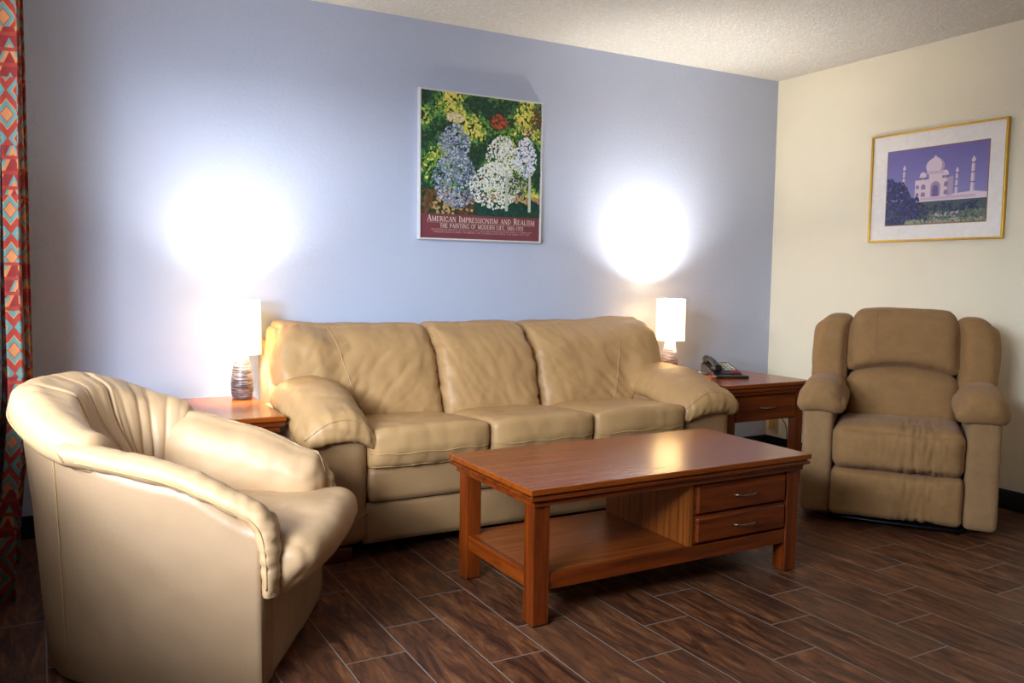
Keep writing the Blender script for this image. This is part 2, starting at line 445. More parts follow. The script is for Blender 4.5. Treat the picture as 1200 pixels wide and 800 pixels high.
# back cushions
def back_cushion(x0, x1, seed, outer=0):
    hx = (x1-x0)/2; cx = (x0+x1)/2
    def fn(u, p):
        x, y, z = p
        zt = (u.z+1)/2
        if outer:                                        # the wing overhangs the arm: its underside rises there
            ox = u.x*outer
            z = z + .16*sm(.26, .55, ox)*(1-zt) + .016*sm(.2, .8, ox)*zt
            if ox > .55: x -= outer*.035*((ox-.55)/.45)*(abs(zt-.45)*2)**2
        e = (1-abs(u.x)**5)*(1-abs(u.z)**4)
        if u.y < 0: y -= .045*e
        y += .16*(zt-.5) + .05*sm(.75, 1, zt)            # leans back
        z -= .014*abs(u.x)**10*zt
        return Vector((x, y, z))
    bm = soft(bmesh.new(), (0, 0, 0), (hx+.006, .10, .237), .048, .011, fn)
    lean_ = outer or .5
    def w(p, n):
        ux = p.x/hx
        a = leather_noise(p, 1.1, seed)
        front = sm(.3, -.5, n.y)
        q = Vector((p.x*.72+p.z*.7*lean_, p.y, p.z*.72-p.x*.7*lean_))
        msk = sm(-.1, .45, nz(p, 4, 4, 4, seed+5)+.12)
        a -= .008*front*ridge(q, 11, 2, 2.6, seed+3, 8)*msk
        a -= .005*front*ridge(q, 24, 2, 6, seed+13, 8)*(1-msk*.6)
        a += .005*front*nz(q, 4, 2, 9, seed+9)
        for sd in (-1, 1):
            if sd == outer: continue
            a -= .007*sm(.72, 1, ux*sd)*ridge(p, 6, 6, 26, seed+6, 4)
            a -= .010*math.exp(-((p.x-sd*hx)/.05)**2-((p.z-.15)/.035)**2)*front      # tucked pinch near the top
        a -= .005*sm(-.1, -.2, p.z)*ridge(p, 22, 5, 5, seed+7, 4)
        if outer:                                        # gathered folds where the wing meets the seam
            d = abs(ux*outer-.12)
            a -= .013*front*sm(.40, .02, d)*sm(.12, -.06, p.z)*ridge(q, 17, 3, 4, seed+8, 5)
        return a
    displace(bm, w)
    for v in bm.verts: v.co += Vector((cx, -.335, .675))
    return bm, cx, hx
for x0, x1, outer, seed in ((-3.388, -2.610, -1, 51), (-2.610, -2.070, 0, 61), (-2.070, -1.272, 1, 71)):
    bm, cx, hx = back_cushion(x0, x1, seed, outer)
    o = part('back_cushion', bm, LEATHER, sofa)
    if outer: stitch(o, [(cx+outer*hx*(.30-.26*(k/30)**1.5)-SO.x, 0, .915-.42*k/30) for k in range(31)], (0, 1, 0))
# feet
for x in (-3.30, -1.32):
    for y in (-.86, -.14):
        bm = box(bmesh.new(), x-.07, x+.10, y-.035, y+.035, 0, .058, bev=.006); part('foot', bm, REDWOOD, sofa)

# ------------------------------------------------------------------ tables
def handle(w):
    bm = bmesh.new()
    sweep(bm, catmull([(-w/2, 0, 0), (-w/2+.004, -.016, .001), (-w/4, -.024, -.001), (0, -.023, -.001), (w/4, -.024, -.001), (w/2-.004, -.016, .001), (w/2, 0, 0)], 5), lambda t: (.0042, .0055), 10)
    return bm
def mould_top(hx, hy, z, th=.02, top=WTOP):
    """table top with the stepped moulding below it; returns (top bm, moulding bm)"""
    a = box(bmesh.new(), -hx, hx, -hy, hy, z-th, z, bev=.003)
    b = bmesh.new()
    def ringbox(ins, z0, z1): box(b, -hx+ins, hx-ins, -hy+ins, hy-ins, z0, z1, bev=.002)
    ringbox(.010, z-th-.007, z-th); ringbox(.004, z-th-.020, z-th-.007); ringbox(.017, z-th-.026, z-th-.020); ringbox(.022, z-th-.044, z-th-.026)
    return a, b
def drawer(x0, x1, y, z0, z1, w, parent):
    bm = bmesh.new(); box(bm, x0, x1, y, y+.30, z0, z1, bev=.002)
    # raised front with a chamfered border
    f = bmesh.new(); box(f, x0+.004, x1-.004, y-.014, y+.004, z0+.004, z1-.004, bev=.007, seg=1)
    tmp = bpy.data.meshes.new('t'); f.to_mesh(tmp); f.free(); bm.from_mesh(tmp); bpy.data.meshes.remove(tmp)
    d = link('drawer', bm, WX, parent, smooth=False)
    h = link('handle', handle(w), NICKEL, d, loc=((x0+x1)/2, y-.013, (z0+z1)/2+.004)); h['label'] = 'brushed metal pull'
    return d
# coffee table
CT = thing('coffee_table', 'long cherry wood coffee table with two drawers, standing before the sofa', 'coffee table', (-2.286, -1.51, 0))
hx, hy, z = .636, .31, .47
a, b = mould_top(hx, hy, z, .020)
link('table_top', a, WTOP, CT, smooth=False); link('apron', b, WX, CT, smooth=False)
lw = .062; lx, ly = hx-.030, hy-.034
for sx in (-1, 1):
    for sy in (-1, 1):
        x0, x1 = sorted((sx*lx, sx*(lx-lw))); y0, y1 = sorted((sy*ly, sy*(ly-lw)))
        lg = link('leg', B(x0, x1, y0, y1, .005, z-.064, bev=.003), WZ, CT, smooth=False)
        link('glide', B(x0+.008, x1-.008, y0+.008, y1-.008, 0, .006), RUBBER, lg, smooth=False)
link('shelf', B(-lx+.02, lx-.02, -ly+.02, ly-.02, .150, .170, bev=.002), WSHELF, CT, smooth=False)
for sy in (-1, 1):
    y0, y1 = sorted((sy*(ly-.006), sy*(ly-.028))); link('rail', B(-lx+lw, lx-lw, y0, y1, .118, .172, bev=.002), WX, CT, smooth=False)
for sx in (-1, 1):
    x0, x1 = sorted((sx*(lx-.008), sx*(lx-.03))); link('rail', B(x0, x1, -ly+lw, ly-lw, .118, .172, bev=.002), WY, CT, smooth=False)
link('divider_panel', B(.058, .078, -ly+.012, ly-.03, .172, z-.064), WPAN, CT, smooth=False)
link('end_panel', B(lx-.03, lx-.012, -ly+lw, ly-lw, .172, z-.064), WY, CT, smooth=False)
link('back_panel', B(.078, lx-lw, ly-.03, ly-.014, .172, z-.064), WX, CT, smooth=False)
drawer(.083, lx-lw-.003, -ly+.012, .285, .398, .095, CT)
drawer(.083, lx-lw-.003, -ly+.012, .177, .280, .095, CT)

# end tables
def end_table():
    t = thing('end_table', '', 'end table', (0, 0, 0), 0, None)
    hx = hy = .32; z = .585
    a, b = mould_top(hx, hy, z, .020)
    link('table_top', a, WTOP, t, smooth=False); link('apron', b, WX, t, smooth=False)
    lx = ly = hx-.030; lw = .055
    for sx in (-1, 1):
        for sy in (-1, 1):
            x0, x1 = sorted((sx*lx, sx*(lx-lw))); y0, y1 = sorted((sy*ly, sy*(ly-lw)))
            link('leg', B(x0, x1, y0, y1, 0, z-.064, bev=.003), WZ, t, smooth=False)
    for sx in (-1, 1):
        x0, x1 = sorted((sx*(lx-.012), sx*(lx-.032))); link('side_panel', B(x0, x1, -ly+lw, ly-lw, z-.064-.155, z-.064), WY, t, smooth=False)
    link('back_panel', B(-lx+lw, lx-lw, ly-.032, ly-.012, z-.22, z-.064), WX, t, smooth=False)
    drawer(-lx+lw+.002, lx-lw-.002, -ly+.010, z-.064-.145, z-.064-.006, .10, t)
    return t
def dup(root, loc):
    r = root.copy(); COL.objects.link(r); r.location = loc
    for ch in list(root.children):
        c = ch.copy(); COL.objects.link(c); c.parent = r
        for g in ch.children:
            d = g.copy(); COL.objects.link(d); d.parent = c
    return r
et = end_table(); et.location = (-.815, -.485, 0)
tag(et, 'cherry wood end table holding the black telephone, between sofa and recliner', 'end table', 'matching end tables')
et2 = dup(et, (-3.75, -.46, 0))
tag(et2, 'cherry wood end table between the tub armchair and the sofa', 'end table', 'matching end tables')

# ------------------------------------------------------------------ lamps
SHADE = m_shade()
def lamp(loc, label, watts):
    t = thing('table_lamp', label, 'lamp', loc, 0, 'matching table lamps')
    prof = [(.001, 0), (.040, 0), (.0425, .004), (.046, .02), (.0485, .045), (.048, .07), (.0445, .105), (.039, .14), (.033, .172), (.028, .195), (.0265, .205), (.020, .208), (.012, .209), (.012, .222), (.001, .222)]
    link('base', lathe(bmesh.new(), prof), GLAZE, t, angle=50)
    link('socket', lathe(bmesh.new(), [(.001, .222), (.014, .222), (.014, .258), (.001, .258)], 20), CREAM, t, angle=40)
    r0, r1, z0, z1 = .083, .0815, .200, .438
    bm = lathe_open([(r0, z0), (r1, z1), (r1-.0015, z1), (r0-.0015, z0)])
    link('lamp_shade', bm, SHADE, t, angle=40)
    bm = bmesh.new()
    for k in range(3):
        a = 2*PI*k/3+.4; sweep(bm, [(.012*math.cos(a), .012*math.sin(a), .25), (.0795*math.cos(a), .0795*math.sin(a), .228)], .0014, 6)
    link('shade_spider', bm, NICKEL, t)
    ld = bpy.data.lights.new('bulb', 'POINT'); ld.energy = watts; ld.shadow_soft_size = .055; ld.color = (1, .96, .90)
    lo = bpy.data.objects.new('bulb', ld); COL.objects.link(lo); lo.parent = t; lo.location = (0, 0, .338)
    return t
def lathe_open(prof, seg=48):
    bm = bmesh.new()
    rings = [[Vector((r*math.cos(2*PI*k/seg), r*math.sin(2*PI*k/seg), z)) for k in range(seg)] for r, z in prof]
    return loft(bm, rings, closed=True)
lamp((-3.490, -.245, .585), 'white shaded table lamp with streaked brown base at the left end of the sofa', BULB*.44)
lamp((-1.06, -.25, .585), 'white shaded table lamp with streaked brown base beside the telephone', BULB)

# ------------------------------------------------------------------ telephone
ph = thing('telephone', 'black desk telephone with handset on the end table beside the recliner', 'telephone', (-.80, -.40, .585), math.radians(-22))
bm = bmesh.new()   # wedge body, back high, front low (front toward -y)
prof = [(-.115, 0), (.105, 0), (.105, .062), (.085, .066), (-.10, .026), (-.115, .018)]
a = [bm.verts.new((-.085, y, z)) for y, z in prof]; b = [bm.verts.new((.085, y, z)) for y, z in prof]
for i in range(6): bm.faces.new([a[i], a[(i+1) % 6], b[(i+1) % 6], b[i]])
bm.faces.new(a[::-1]); bm.faces.new(b)
bmesh.ops.bevel(bm, geom=bm.edges[:], offset=.004, segments=2, affect='EDGES')
link('body', bm, BLACK, ph, angle=40)
sl = math.atan2(.04, .185)
bm = bmesh.new()
pts = catmull([(-.052, -.085, .046), (-.052, -.06, .058), (-.052, -.02, .075), (-.052, .03, .087), (-.052, .07, .090), (-.052, .095, .082)], 6)
sweep(bm, pts, lambda t: (.021+.006*abs(2*t-1)**3, .013+.012*abs(2*t-1)**4), 14, side=(1, 0, 0))
for y, zc in ((-.07, .046), (.078, .076)): soft(bm, (-.052, y, zc), (.026, .030, .014), .012, .008)
link('handset', bm, BLACK, ph, angle=60)
bm = bmesh.new()
for i in range(3):
    for j in range(4):
        y = -.062+.032*j; box(bm, .002+.024*i-.008+.008, .002+.024*i+.016, y, y+.018, .0335+(y+.07)*.215, .0415+(y+.07)*.215, bev=.002)
k = link('keypad', bm, GREYP, ph, smooth=False); k['label'] = 'pale grey keys'
bm = box(bmesh.new(), .028, .074, -.100, -.086, .024, .0325, bev=.002); k = link('button_strip', bm, REDP, ph, smooth=False); k['label'] = 'red strip'
bm = soft(bmesh.new(), (.0, -.150, .008), (.10, .035, .008), .0075, .008); link('tray', bm, BLACK, ph)
bm = bmesh.new()
cp = []
for i in range(240):
    t = i/239; a = i*.9; base = Vector((-.095-.03*math.sin(PI*t), -.06+.14*t, .010))
    cp.append(base+Vector((.006*math.cos(a), 0, .006*math.sin(a))))
sweep(bm, cp, .0018, 5); link('cord', bm, BLACK, ph)

# plug adapter on the right wall
pa = thing('power_adapter', 'tan plug-in power adapter with thin cord on the cream wall, under the end table', 'power adapter', (0, -.085, .185))
link('housing', B(-.042, -.006, -.022, .022, -.035, .035, bev=.004), TANP, pa, angle=40)
link('outlet_plate', B(-.006, 0, -.035, .035, -.062, .062, bev=.002), CREAM, pa, smooth=False)
bm = bmesh.new(); sweep(bm, catmull([(-.03, .006, .034), (-.03, .004, .055), (-.028, -.02, .070), (-.024, -.06, .060), (-.018, -.10, .02), (-.016, -.115, -.03), (-.016, -.118, -.10), (-.02, -.12, -.180)], 8), .0028, 8)
link('cord', bm, BLACK, pa)

# ------------------------------------------------------------------ tub armchair (local: +x forward, +y its far side, origin front-near corner)
FWD = math.atan2(-.505, .863)
tub = thing('tub_armchair', 'tan leather barrel armchair at the left, in front of the curtain', 'armchair', (-3.767, -1.827, 0), FWD)
Wd, Dst, Rr = .68, .40, .34
def path(t):
    """t in 0..1 from the near front corner round the back to the far front corner -> (point, outward normal)"""
    arc = PI*Rr*1.0; tot = 2*Dst+arc; s = t*tot
    if s < Dst: return Vector((-s, 0, 0)), Vector((0, -1, 0))
    if s > Dst+arc: return Vector((-(tot-s), Wd, 0)), Vector((0, 1, 0))
    a = (s-Dst)/arc*PI
    n = Vector((-math.sin(a), -math.cos(a), 0))
    return Vector((-Dst-Rr*math.sin(a)*1.02, Wd/2-Rr*math.cos(a), 0)), n
ARC = PI*Rr; TOT = 2*Dst+ARC
def height(t):
    s = min(t, 1-t)*TOT                                  # distance along the rim from a front corner
    return .515 + .115*sm(0, .25, s)*1.0 + .07*sm(.2, .52, s) + .120*sm(.40, .85, s)
# shell
bm = bmesh.new(); rings = []
NT_ = 120
for i in range(NT_+1):
    t = i/NT_; p, n = path(t); h = height(t)-.055
    s = min(t, 1-t)*TOT; bk = sm(.35, .8, s)
    def at(off, z): return Vector((p.x+n.x*off, p.y+n.y*off, z))
    ring = [at(-.02-.02*bk, .012), at(-.006-.015*bk, .014), at(-.001-.012*bk, .025), at(0-.008*bk, .12)]
    for k in range(1, 12):
        f = k/12; z = .12+(h-.12)*f
        ring.append(at((-.008+.050*f**1.3)*bk + .004*(1-bk)*math.sin(PI*f), z))
    ring += [at(.042*bk, h), at(-.05, h+.005), at(-.10, h), at(-.10, .3), at(-.10, .012)]
    rings.append(ring)
loft(bm, rings)
soft(bm, (-.055, Wd/2, .147), (.055, Wd/2-.004, .135), .010, .02)
displace(bm, lambda p, n: leather_noise(p, 1.0, 81) + sm(.01, -.02, p.y)*sm(-.10, -.2, p.x)*sm(.1, .2, p.z)*(.010*math.exp(-((p.x*.75+p.z-.16+.04*nz(p, 3, 3, 3, 2))/.030)**2)+.009*math.exp(-((p.x*.75+p.z-.04+.03*nz(p, 3, 3, 3, 4))/.028)**2)))
shell = link('shell', bm, TUBS, tub)
# vertical seams on the shell
for t in (.56/TOT, 1-.56/TOT):
    p, n = path(t); s = .56; bk = sm(.35, .8, s); h = height(t)-.06
    pts = [Vector((p.x+n.x*o, p.y+n.y*o, z)) for o, z in [((-.008+.050*max(0, (z-.12)/(h-.12))**1.3)*bk+.0025, z) for z in [.05+(h-.05)*k/14 for k in range(15)]]]
    s_ = bmesh.new(); sweep(s_, pts, .0022, 6); link('seam', s_, SEAM, shell)
# back cushion: rolls over the rim between the arms
t0, t1 = .44/TOT, 1-.44/TOT
bm = bmesh.new(); rings = []; N = 150
for i in range(N+1):
    t = t0+(t1-t0)*i/N; p, n = path(t); h = height(t); s = min(t, 1-t)*TOT; bk = sm(.35, .8, s)
    mid = sm(.5, .85, s)
    out = .050*bk
    thk = .15+.06*mid
    e = min(i, N-i)/N; k = (1-(1-min(1, e/.035))**2)**.5 if e < .035 else 1
    prof = [(out-.012, h-.092), (out+.010, h-.088), (out+.020, h-.072), (out+.021, h-.048), (out+.012, h-.020), (out-.012, h-.002), (out-.05, h+.006), (out-.085, h-.004),
            (-.10, h-.03), (-.125, h-.08), (-.145-.2*(thk-.15), h-.15), (-.02-thk+.01, h-.24), (-.02-thk-.025*mid, h-.33), (-.02-thk-.035*mid, .40), (-.02-thk, .36), (-.10, .34), (-.06, .38), (-.05, h-.10)]
    c = (-.06, h-.10)
    rings.append([Vector((p.x+n.x*(c[0]+(o-c[0])*(.55+.45*k)), p.y+n.y*(c[0]+(o-c[0])*(.55+.45*k)), c[1]+(z-c[1])*(.75+.25*k))) for o, z in prof])
# refine profile by catmull
rings = [[q for q in catmull(r+[r[0]], 3)[:-1]] for r in rings]
loft(bm, rings)
def w(p, n):
    ang = math.atan2(p.y-Wd/2, -(p.x+Dst))               # around the back
    inside = sm(.1, -.3, (n.x*(p.x+Dst-.08)+n.y*(p.y-Wd/2))*6)
    lo = sm(.85, .5, p.z); k_ = nz(Vector((ang, p.z, 0)), 1.1, 1.2, 1, 95)
    q = Vector((ang+.25*(p.z-.6)*math.sin(3*ang), p.z*.25, 0))
    a = leather_noise(p, 1.0, 91)
    a -= .013*(.3+lo)*ridge(q, 3.6, 4, 1, 92, 6)*inside*sm(-.3, .3, k_)
    a -= .003*ridge(q, 7, 5, 1, 96, 6)*inside*sm(.4, -.2, k_)
    a -= .003*ridge(Vector((ang, p.z, 0)), 22, 3, 1, 93, 5)*(1-inside*.5)*sm(.66, .74, p.z)
    for pl in (-.42, .42): a -= .014*math.exp(-((ang-pl)/.022)**2)*inside
    return a
displace(bm, w)
bk_ = link('back_cushion', bm, TUBL, tub)
# rim welt under the back roll
pts = []
for i in range(61):
    t = t0+(t1-t0)*i/60; p, n = path(t); h = height(t); s = min(t, 1-t)*TOT; o = .050*sm(.35, .8, s)+.020
    pts.append(Vector((p.x+n.x*o, p.y+n.y*o, h-.068)))
s_ = bmesh.new(); sweep(s_, pts, .0025, 6); link('seam', s_, SEAM, bk_)
# arm pads
for side in (0, 1):
    sg = -1 if side == 0 else 1; y0 = 0 if side == 0 else Wd
    bm = bmesh.new()
    # rolled top and front
    cl = catmull([(-.53, y0+sg*.03, .655), (-.50, y0+sg*.020, .662), (-.38, y0, .634), (-.24, y0, .602), (-.12, y0, .555), (-.03, y0, .512), (.005, y0, .475), (.018, y0, .42), (.022, y0, .35), (.020, y0, .295), (.018, y0, .277)], 8)
    cl = [p+Vector((0, -sg*.020, -.004 if sg < 0 else -.014)) for p in cl]
    def rr(t):
        e = min(t, 1-t); k = math.sqrt(max(.02, 1-(1-min(1, e/.05))**2))
        f = sm(.66, .86, t)
        return ((.046-.002*f)*k, (.034-.006*f)*k)
    sweep(bm, cl, rr, 22, side=(0, 1, 0))
    # puffy inner panel
    def fn(u, p):
        x, y, z = p
        top = (u.z+1)/2
        xw = -.255+x; zt = .648 - .045*sm(-.45, -.2, xw) - .085*sm(-.25, .02, xw) - .05*sm(.0, .035, xw)
        zt += .03 if sg > 0 else -.03
        z = .34 + (zt-.34)*((z+.15)/.30)
        y += -sg*(.040*(1-u.x**4)*(1-abs(u.z)**3)-.02*sm(.2, 1, u.z)) if u.y*sg < 0 else 0
        return Vector((x, y, z))
    soft(bm, (-.255, y0-sg*.078, 0), (.283, .056, .15), .050, .012, fn)
    def w(p, n, sg=sg, y0=y0):
        a = leather_noise(p, 1.0, 101+side)
        roll = sm(.015, .0, abs(p.y-(y0-sg*.020))-.035)
        a -= .0055*ridge(Vector((p.x+.6*p.z, p.y*.3, p.z)), 30, 6, 9, 103+side, 6)*roll
        a -= .006*sm(-.06, .015, p.x)*ridge(p, 6, 6, 26, 107+side, 4)
        a -= .003*sm(.1, .0, abs(p.z-.52))*ridge(p, 16, 3, 4, 109+side, 4)
        return a
    displace(bm, w)
    o = link('arm_pad', bm, TUBL, tub)
    pts = [p+Vector((0, sg*.044, -.010)) for p in cl[10:]]
    pts = [Vector((p.x, p.y-sg*.0*(i/len(pts)), p.z)) for i, p in enumerate(pts)]
    s_ = bmesh.new(); sweep(s_, pts[:-12], .0022, 6); link('seam', s_, SEAM, o)
# seat cushion, bulging over the front
def fn(u, p):
    x, y, z = p
    fr = sm(-.1, 1, u.x)
    wfac = 1 + .22*sm(.55, .8, u.x)                       # T-front in front of the arms
    y *= wfac
    z += .02*(1-u.y*u.y)*sm(-.7, .7, u.z)*(1-.3*u.x)
    x += .035*(1-abs(u.y)**2.5)*sm(.3, 1, u.x)
    if u.x > .4 and u.z < 0: z -= .03*sm(.4, 1, u.x)*(-u.z); x -= .055*(-u.z)*sm(.4, 1, u.x)
    if u.x < 0: y *= 1-.25*(-u.x)**3
    return Vector((x, y, z))
bm = soft(bmesh.new(), (0, 0, 0), (.37, .265, .07), .06, .014, fn)
def w(p, n):
    fr = sm(.2, .34, p.x)
    return leather_noise(p, 1.0, 121) - .006*fr*ridge(p, 4, 24, 6, 123, 4)*sm(.2, .30, abs(p.y)) - .002*fr*ridge(p, 5, 16, 9, 125, 4)
displace(bm, w)
for v in bm.verts: v.co += Vector((-.245, Wd/2+.005, .352))
link('seat_cushion', bm, TUBL, tub)
for x, y in ((-.06, .05), (-.06, Wd-.05), (-.55, .16), (-.55, Wd-.16)):
    link('glide', lathe(bmesh.new(), [(.001, 0), (.02, 0), (.02, .03), (.001, .03)], 16, (x, y, 0)), RUBBER, tub, angle=40)

# ------------------------------------------------------------------ recliner (local: +x to the photo's right, -y forward, origin floor, front left corner)
A_, B_ = Vector((-1.10, -1.281)), Vector((-.614, -1.956))
RZ = math.atan2(B_.y-A_.y, B_.x-A_.x)
rec = thing('recliner', 'brown suede recliner armchair in the corner by the cream wall', 'recliner', (A_.x, A_.y, 0), RZ)
RW = .832
def suede_noise(p, a=1, seed=0): return a*(.005*nz(p, 6, 6, 6, seed)+.002*nz(p, 17, 17, 17, seed+1))
for x0, x1, sd in ((0, .135, 1), (RW-.135, RW, 2)):
    bm = soft(bmesh.new(), ((x0+x1)/2, .30, .295), ((x1-x0)/2, .30, .255), .026, .02)
    displace(bm, lambda p, n: suede_noise(p, .8, 140+sd))
    o = link('arm', bm, SUEDED, rec)
    cx = (x0+x1)/2 + (.012 if sd == 1 else -.012)
    def fn(u, p):
        x, y, z = p
        t = (1-u.y)/2
        z += .014*math.sin(PI*t)+(.006+.024*sm(-.8, .8, u.z))*(1-u.x*u.x) - .03*sm(.5, 0, t) - .022*sm(.7, 1, t)*sm(-.8, .8, u.z) - .012*u.x*u.x
        if u.y < 0: y -= .02*(1-u.x*u.x)
        x *= 1-.2*sm(.4, 0, t)
        return Vector((x, y, z))
    bm = soft(bmesh.new(), (0, 0, 0), (.112, .27, .066), .062, .013, fn)
    def w(p, n, sd=sd):
        fr = sm(-.2, -.29, p.y)
        return suede_noise(p, .9, 150+sd) - .005*fr*ridge(p, 30, 5, 10, 151+sd, 4) - .004*(1-fr)*ridge(p, 5, 30, 6, 153+sd, 5)
    displace(bm, w)
    for v in bm.verts: v.co += Vector((cx, .245, .577))
    link('arm_pad', bm, SUEDE, rec)
# footrest panel and seat
def wr(p, n, seed, x0, amt):
    band = sm(.13, .03, abs(p.x-x0))
    return suede_noise(p, .9, seed) - amt*((.2+.5*band)*ridge(p, 34, 4, 3.2, seed+2, 4)+.6*band*ridge(p, 70, 6, 5, seed+4, 5))*sm(0, .4, -n.y+.2)
bm = soft(bmesh.new(), (.416, .06, .158), (.279, .08, .112), .03, .008, lambda u, p: Vector((p.x, p.y-(.018*(1-u.x**4)*(1-u.z**4) if u.y < 0 else 0), p.z)))
displace(bm, lambda p, n: wr(p, n, 160, .50, .011)); link('footrest', bm, SUEDE, rec)
def fn(u, p):
    x, y, z = p
    if u.y < 0: y -= .03*(1-u.x**4)*(1-u.z**4)
    z += sm(-.6, 1, u.z)*(.018*(1-u.x**4)*(1-u.y**2) - .02*sm(0, 1, u.y) - .010*sm(-.6, -1, u.y))
    return Vector((x, y, z))
bm = soft(bmesh.new(), (.416, .24, .372), (.279, .26, .106), .045, .008, fn)
displace(bm, lambda p, n: wr(p, n, 170, .52, .014)); link('seat_cushion', bm, SUEDE, rec)
# backrest
def lean(v): return Vector((v.x, v.y+.18*(v.z-.5), v.z))
def backpart(name, c, h, r, seed, bulge, extra=None):
    def fn(u, p):
        x, y, z = p
        if u.y < 0: y -= bulge*(1-u.x**4)*(1-abs(u.z)**3)
        v = Vector((x, y, z))
        return extra(u, v) if extra else v
    bm = soft(bmesh.new(), (0, 0, 0), h, r, .013, fn)
    def w(p, n):
        return suede_noise(p, .9, seed) - .004*ridge(p, 24, 4, 5, seed+1, 5)*sm(-.02, -.12, p.z)
    displace(bm, w)
    for v in bm.verts: v.co = lean(v.co+Vector(c))
    return link(name, bm, SUEDE, rec)
RC = .420
# headrest: arched lower edge, rounded top corners
def hx_(u, v):
    b = (1-u.z)/2
    v.z += .045*(1-u.x*u.x)*b - .035*abs(u.x)**5*(1-b)
    v.x *= 1+.03*b
    return v
hd = backpart('headrest', (RC, .445, .838), (.262, .085, .172), .07, 180, .035, hx_)
def lx_(u, v):
    b = (u.z+1)/2
    v.z += .045*(1-u.x*u.x)*b
    v.z -= .012*(1-u.x*u.x)*(1-b)
    return v
backpart('lumbar_cushion', (RC, .425, .555), (.262, .085, .120), .055, 190, .03, lx_)
for sgn in (-1, 1):
    def wx_(u, v, sgn=sgn):
        tz = (u.z+1)/2
        v.x += sgn*(.012*math.sin(PI*tz)) - sgn*.012*sm(.8, 1, tz)
        v.y -= .025*(1-tz)
        v.z -= .02*sm(0, 1, u.x*sgn)*tz
        return v
    backpart('back_wing', (RC+sgn*.330, .455, .785), (.088, .095, .190), .06, 200+sgn, .02, wx_)
bm = soft(bmesh.new(), (RC, .535, .56), (.375, .06, .38), .05, .03)
for v in bm.verts: v.co = lean(v.co)
link('back_shell', bm, SUEDED, rec)
bm = soft(bmesh.new(), (.416, .36, .17), (.28, .24, .10), .02, .03); link('base_frame', bm, SUEDED, rec)
# stitched lines on the headrest
from mathutils.bvhtree import BVHTree
tree = BVHTree.FromPolygons([v.co for v in hd.data.vertices], [p.vertices[:] for p in hd.data.polygons])
for x in (RC-.125, RC+.125):
    pts = []
    for k in range(20):
        z = .72+.27*k/19
        hit = tree.ray_cast(Vector((x, -1, z)), Vector((0, 1, 0)))
        if hit[0]: pts.append(hit[0])
    if len(pts) > 3: s_ = bmesh.new(); sweep(s_, pts, .0018, 6); link('seam', s_, SUEDES, hd)
# metal base under the skirt
bm = bmesh.new()
sweep(bm, catmull([(.13, .09, .022), (.16, .05, .024), (.42, .035, .024), (.66, .05, .022), (.70, .09, .02)], 6), .009, 10)
for x in (.15, .68): box(bm, x-.012, x+.012, .06, .56, 0, .030)
for y in (.2, .5): box(bm, .15, .68, y-.012, y+.012, .010, .050)
link('metal_base', bm, BLACKM, rec)

# ------------------------------------------------------------------ framed prints
def colour_mesh(bm_faces, name, mat, parent, to3):
    """bm_faces: list of (poly2d, colour); each later face sits a hair above the one before"""
    verts, faces, cols = [], [], []
    for i, (poly, c) in enumerate(bm_faces):
        b = len(verts)
        for x, y in poly: verts.append(to3(x, y, i*1.5e-6))
        faces.append(tuple(range(b, b+len(poly)))); cols.append((c, len(poly)))
    me = bpy.data.meshes.new(name); me.from_pydata(verts, [], faces); me.materials.append(mat)
    ca = me.color_attributes.new('Col', 'FLOAT_COLOR', 'CORNER'); k = 0
    for c, n in cols:
        for _ in range(n): ca.data[k].color = c; k += 1
    o = bpy.data.objects.new(name, me); COL.objects.link(o); o.parent = parent; return o
def frame_bm(x0, x1, z0, z1, w, d):
    bm = bmesh.new()
    box(bm, x0, x1, -d, 0, z1-w, z1, bev=.0015); box(bm, x0, x1, -d, 0, z0, z0+w, bev=.0015)
    box(bm, x0, x0+w, -d, 0, z0+w, z1-w, bev=.0015); box(bm, x1-w, x1, -d, 0, z0+w, z1-w, bev=.0015)
    return bm
def rect(x0, x1, y0, y1): return [(x0, y0), (x1, y0), (x1, y1), (x0, y1)]
def ell(cx, cy, rx, ry, rot=0, n=7):
    c, s = math.cos(rot), math.sin(rot)
    return [(cx+rx*math.cos(2*PI*k/n)*c-ry*math.sin(2*PI*k/n)*s, cy+rx*math.cos(2*PI*k/n)*s+ry*math.sin(2*PI*k/n)*c) for k in range(n)]

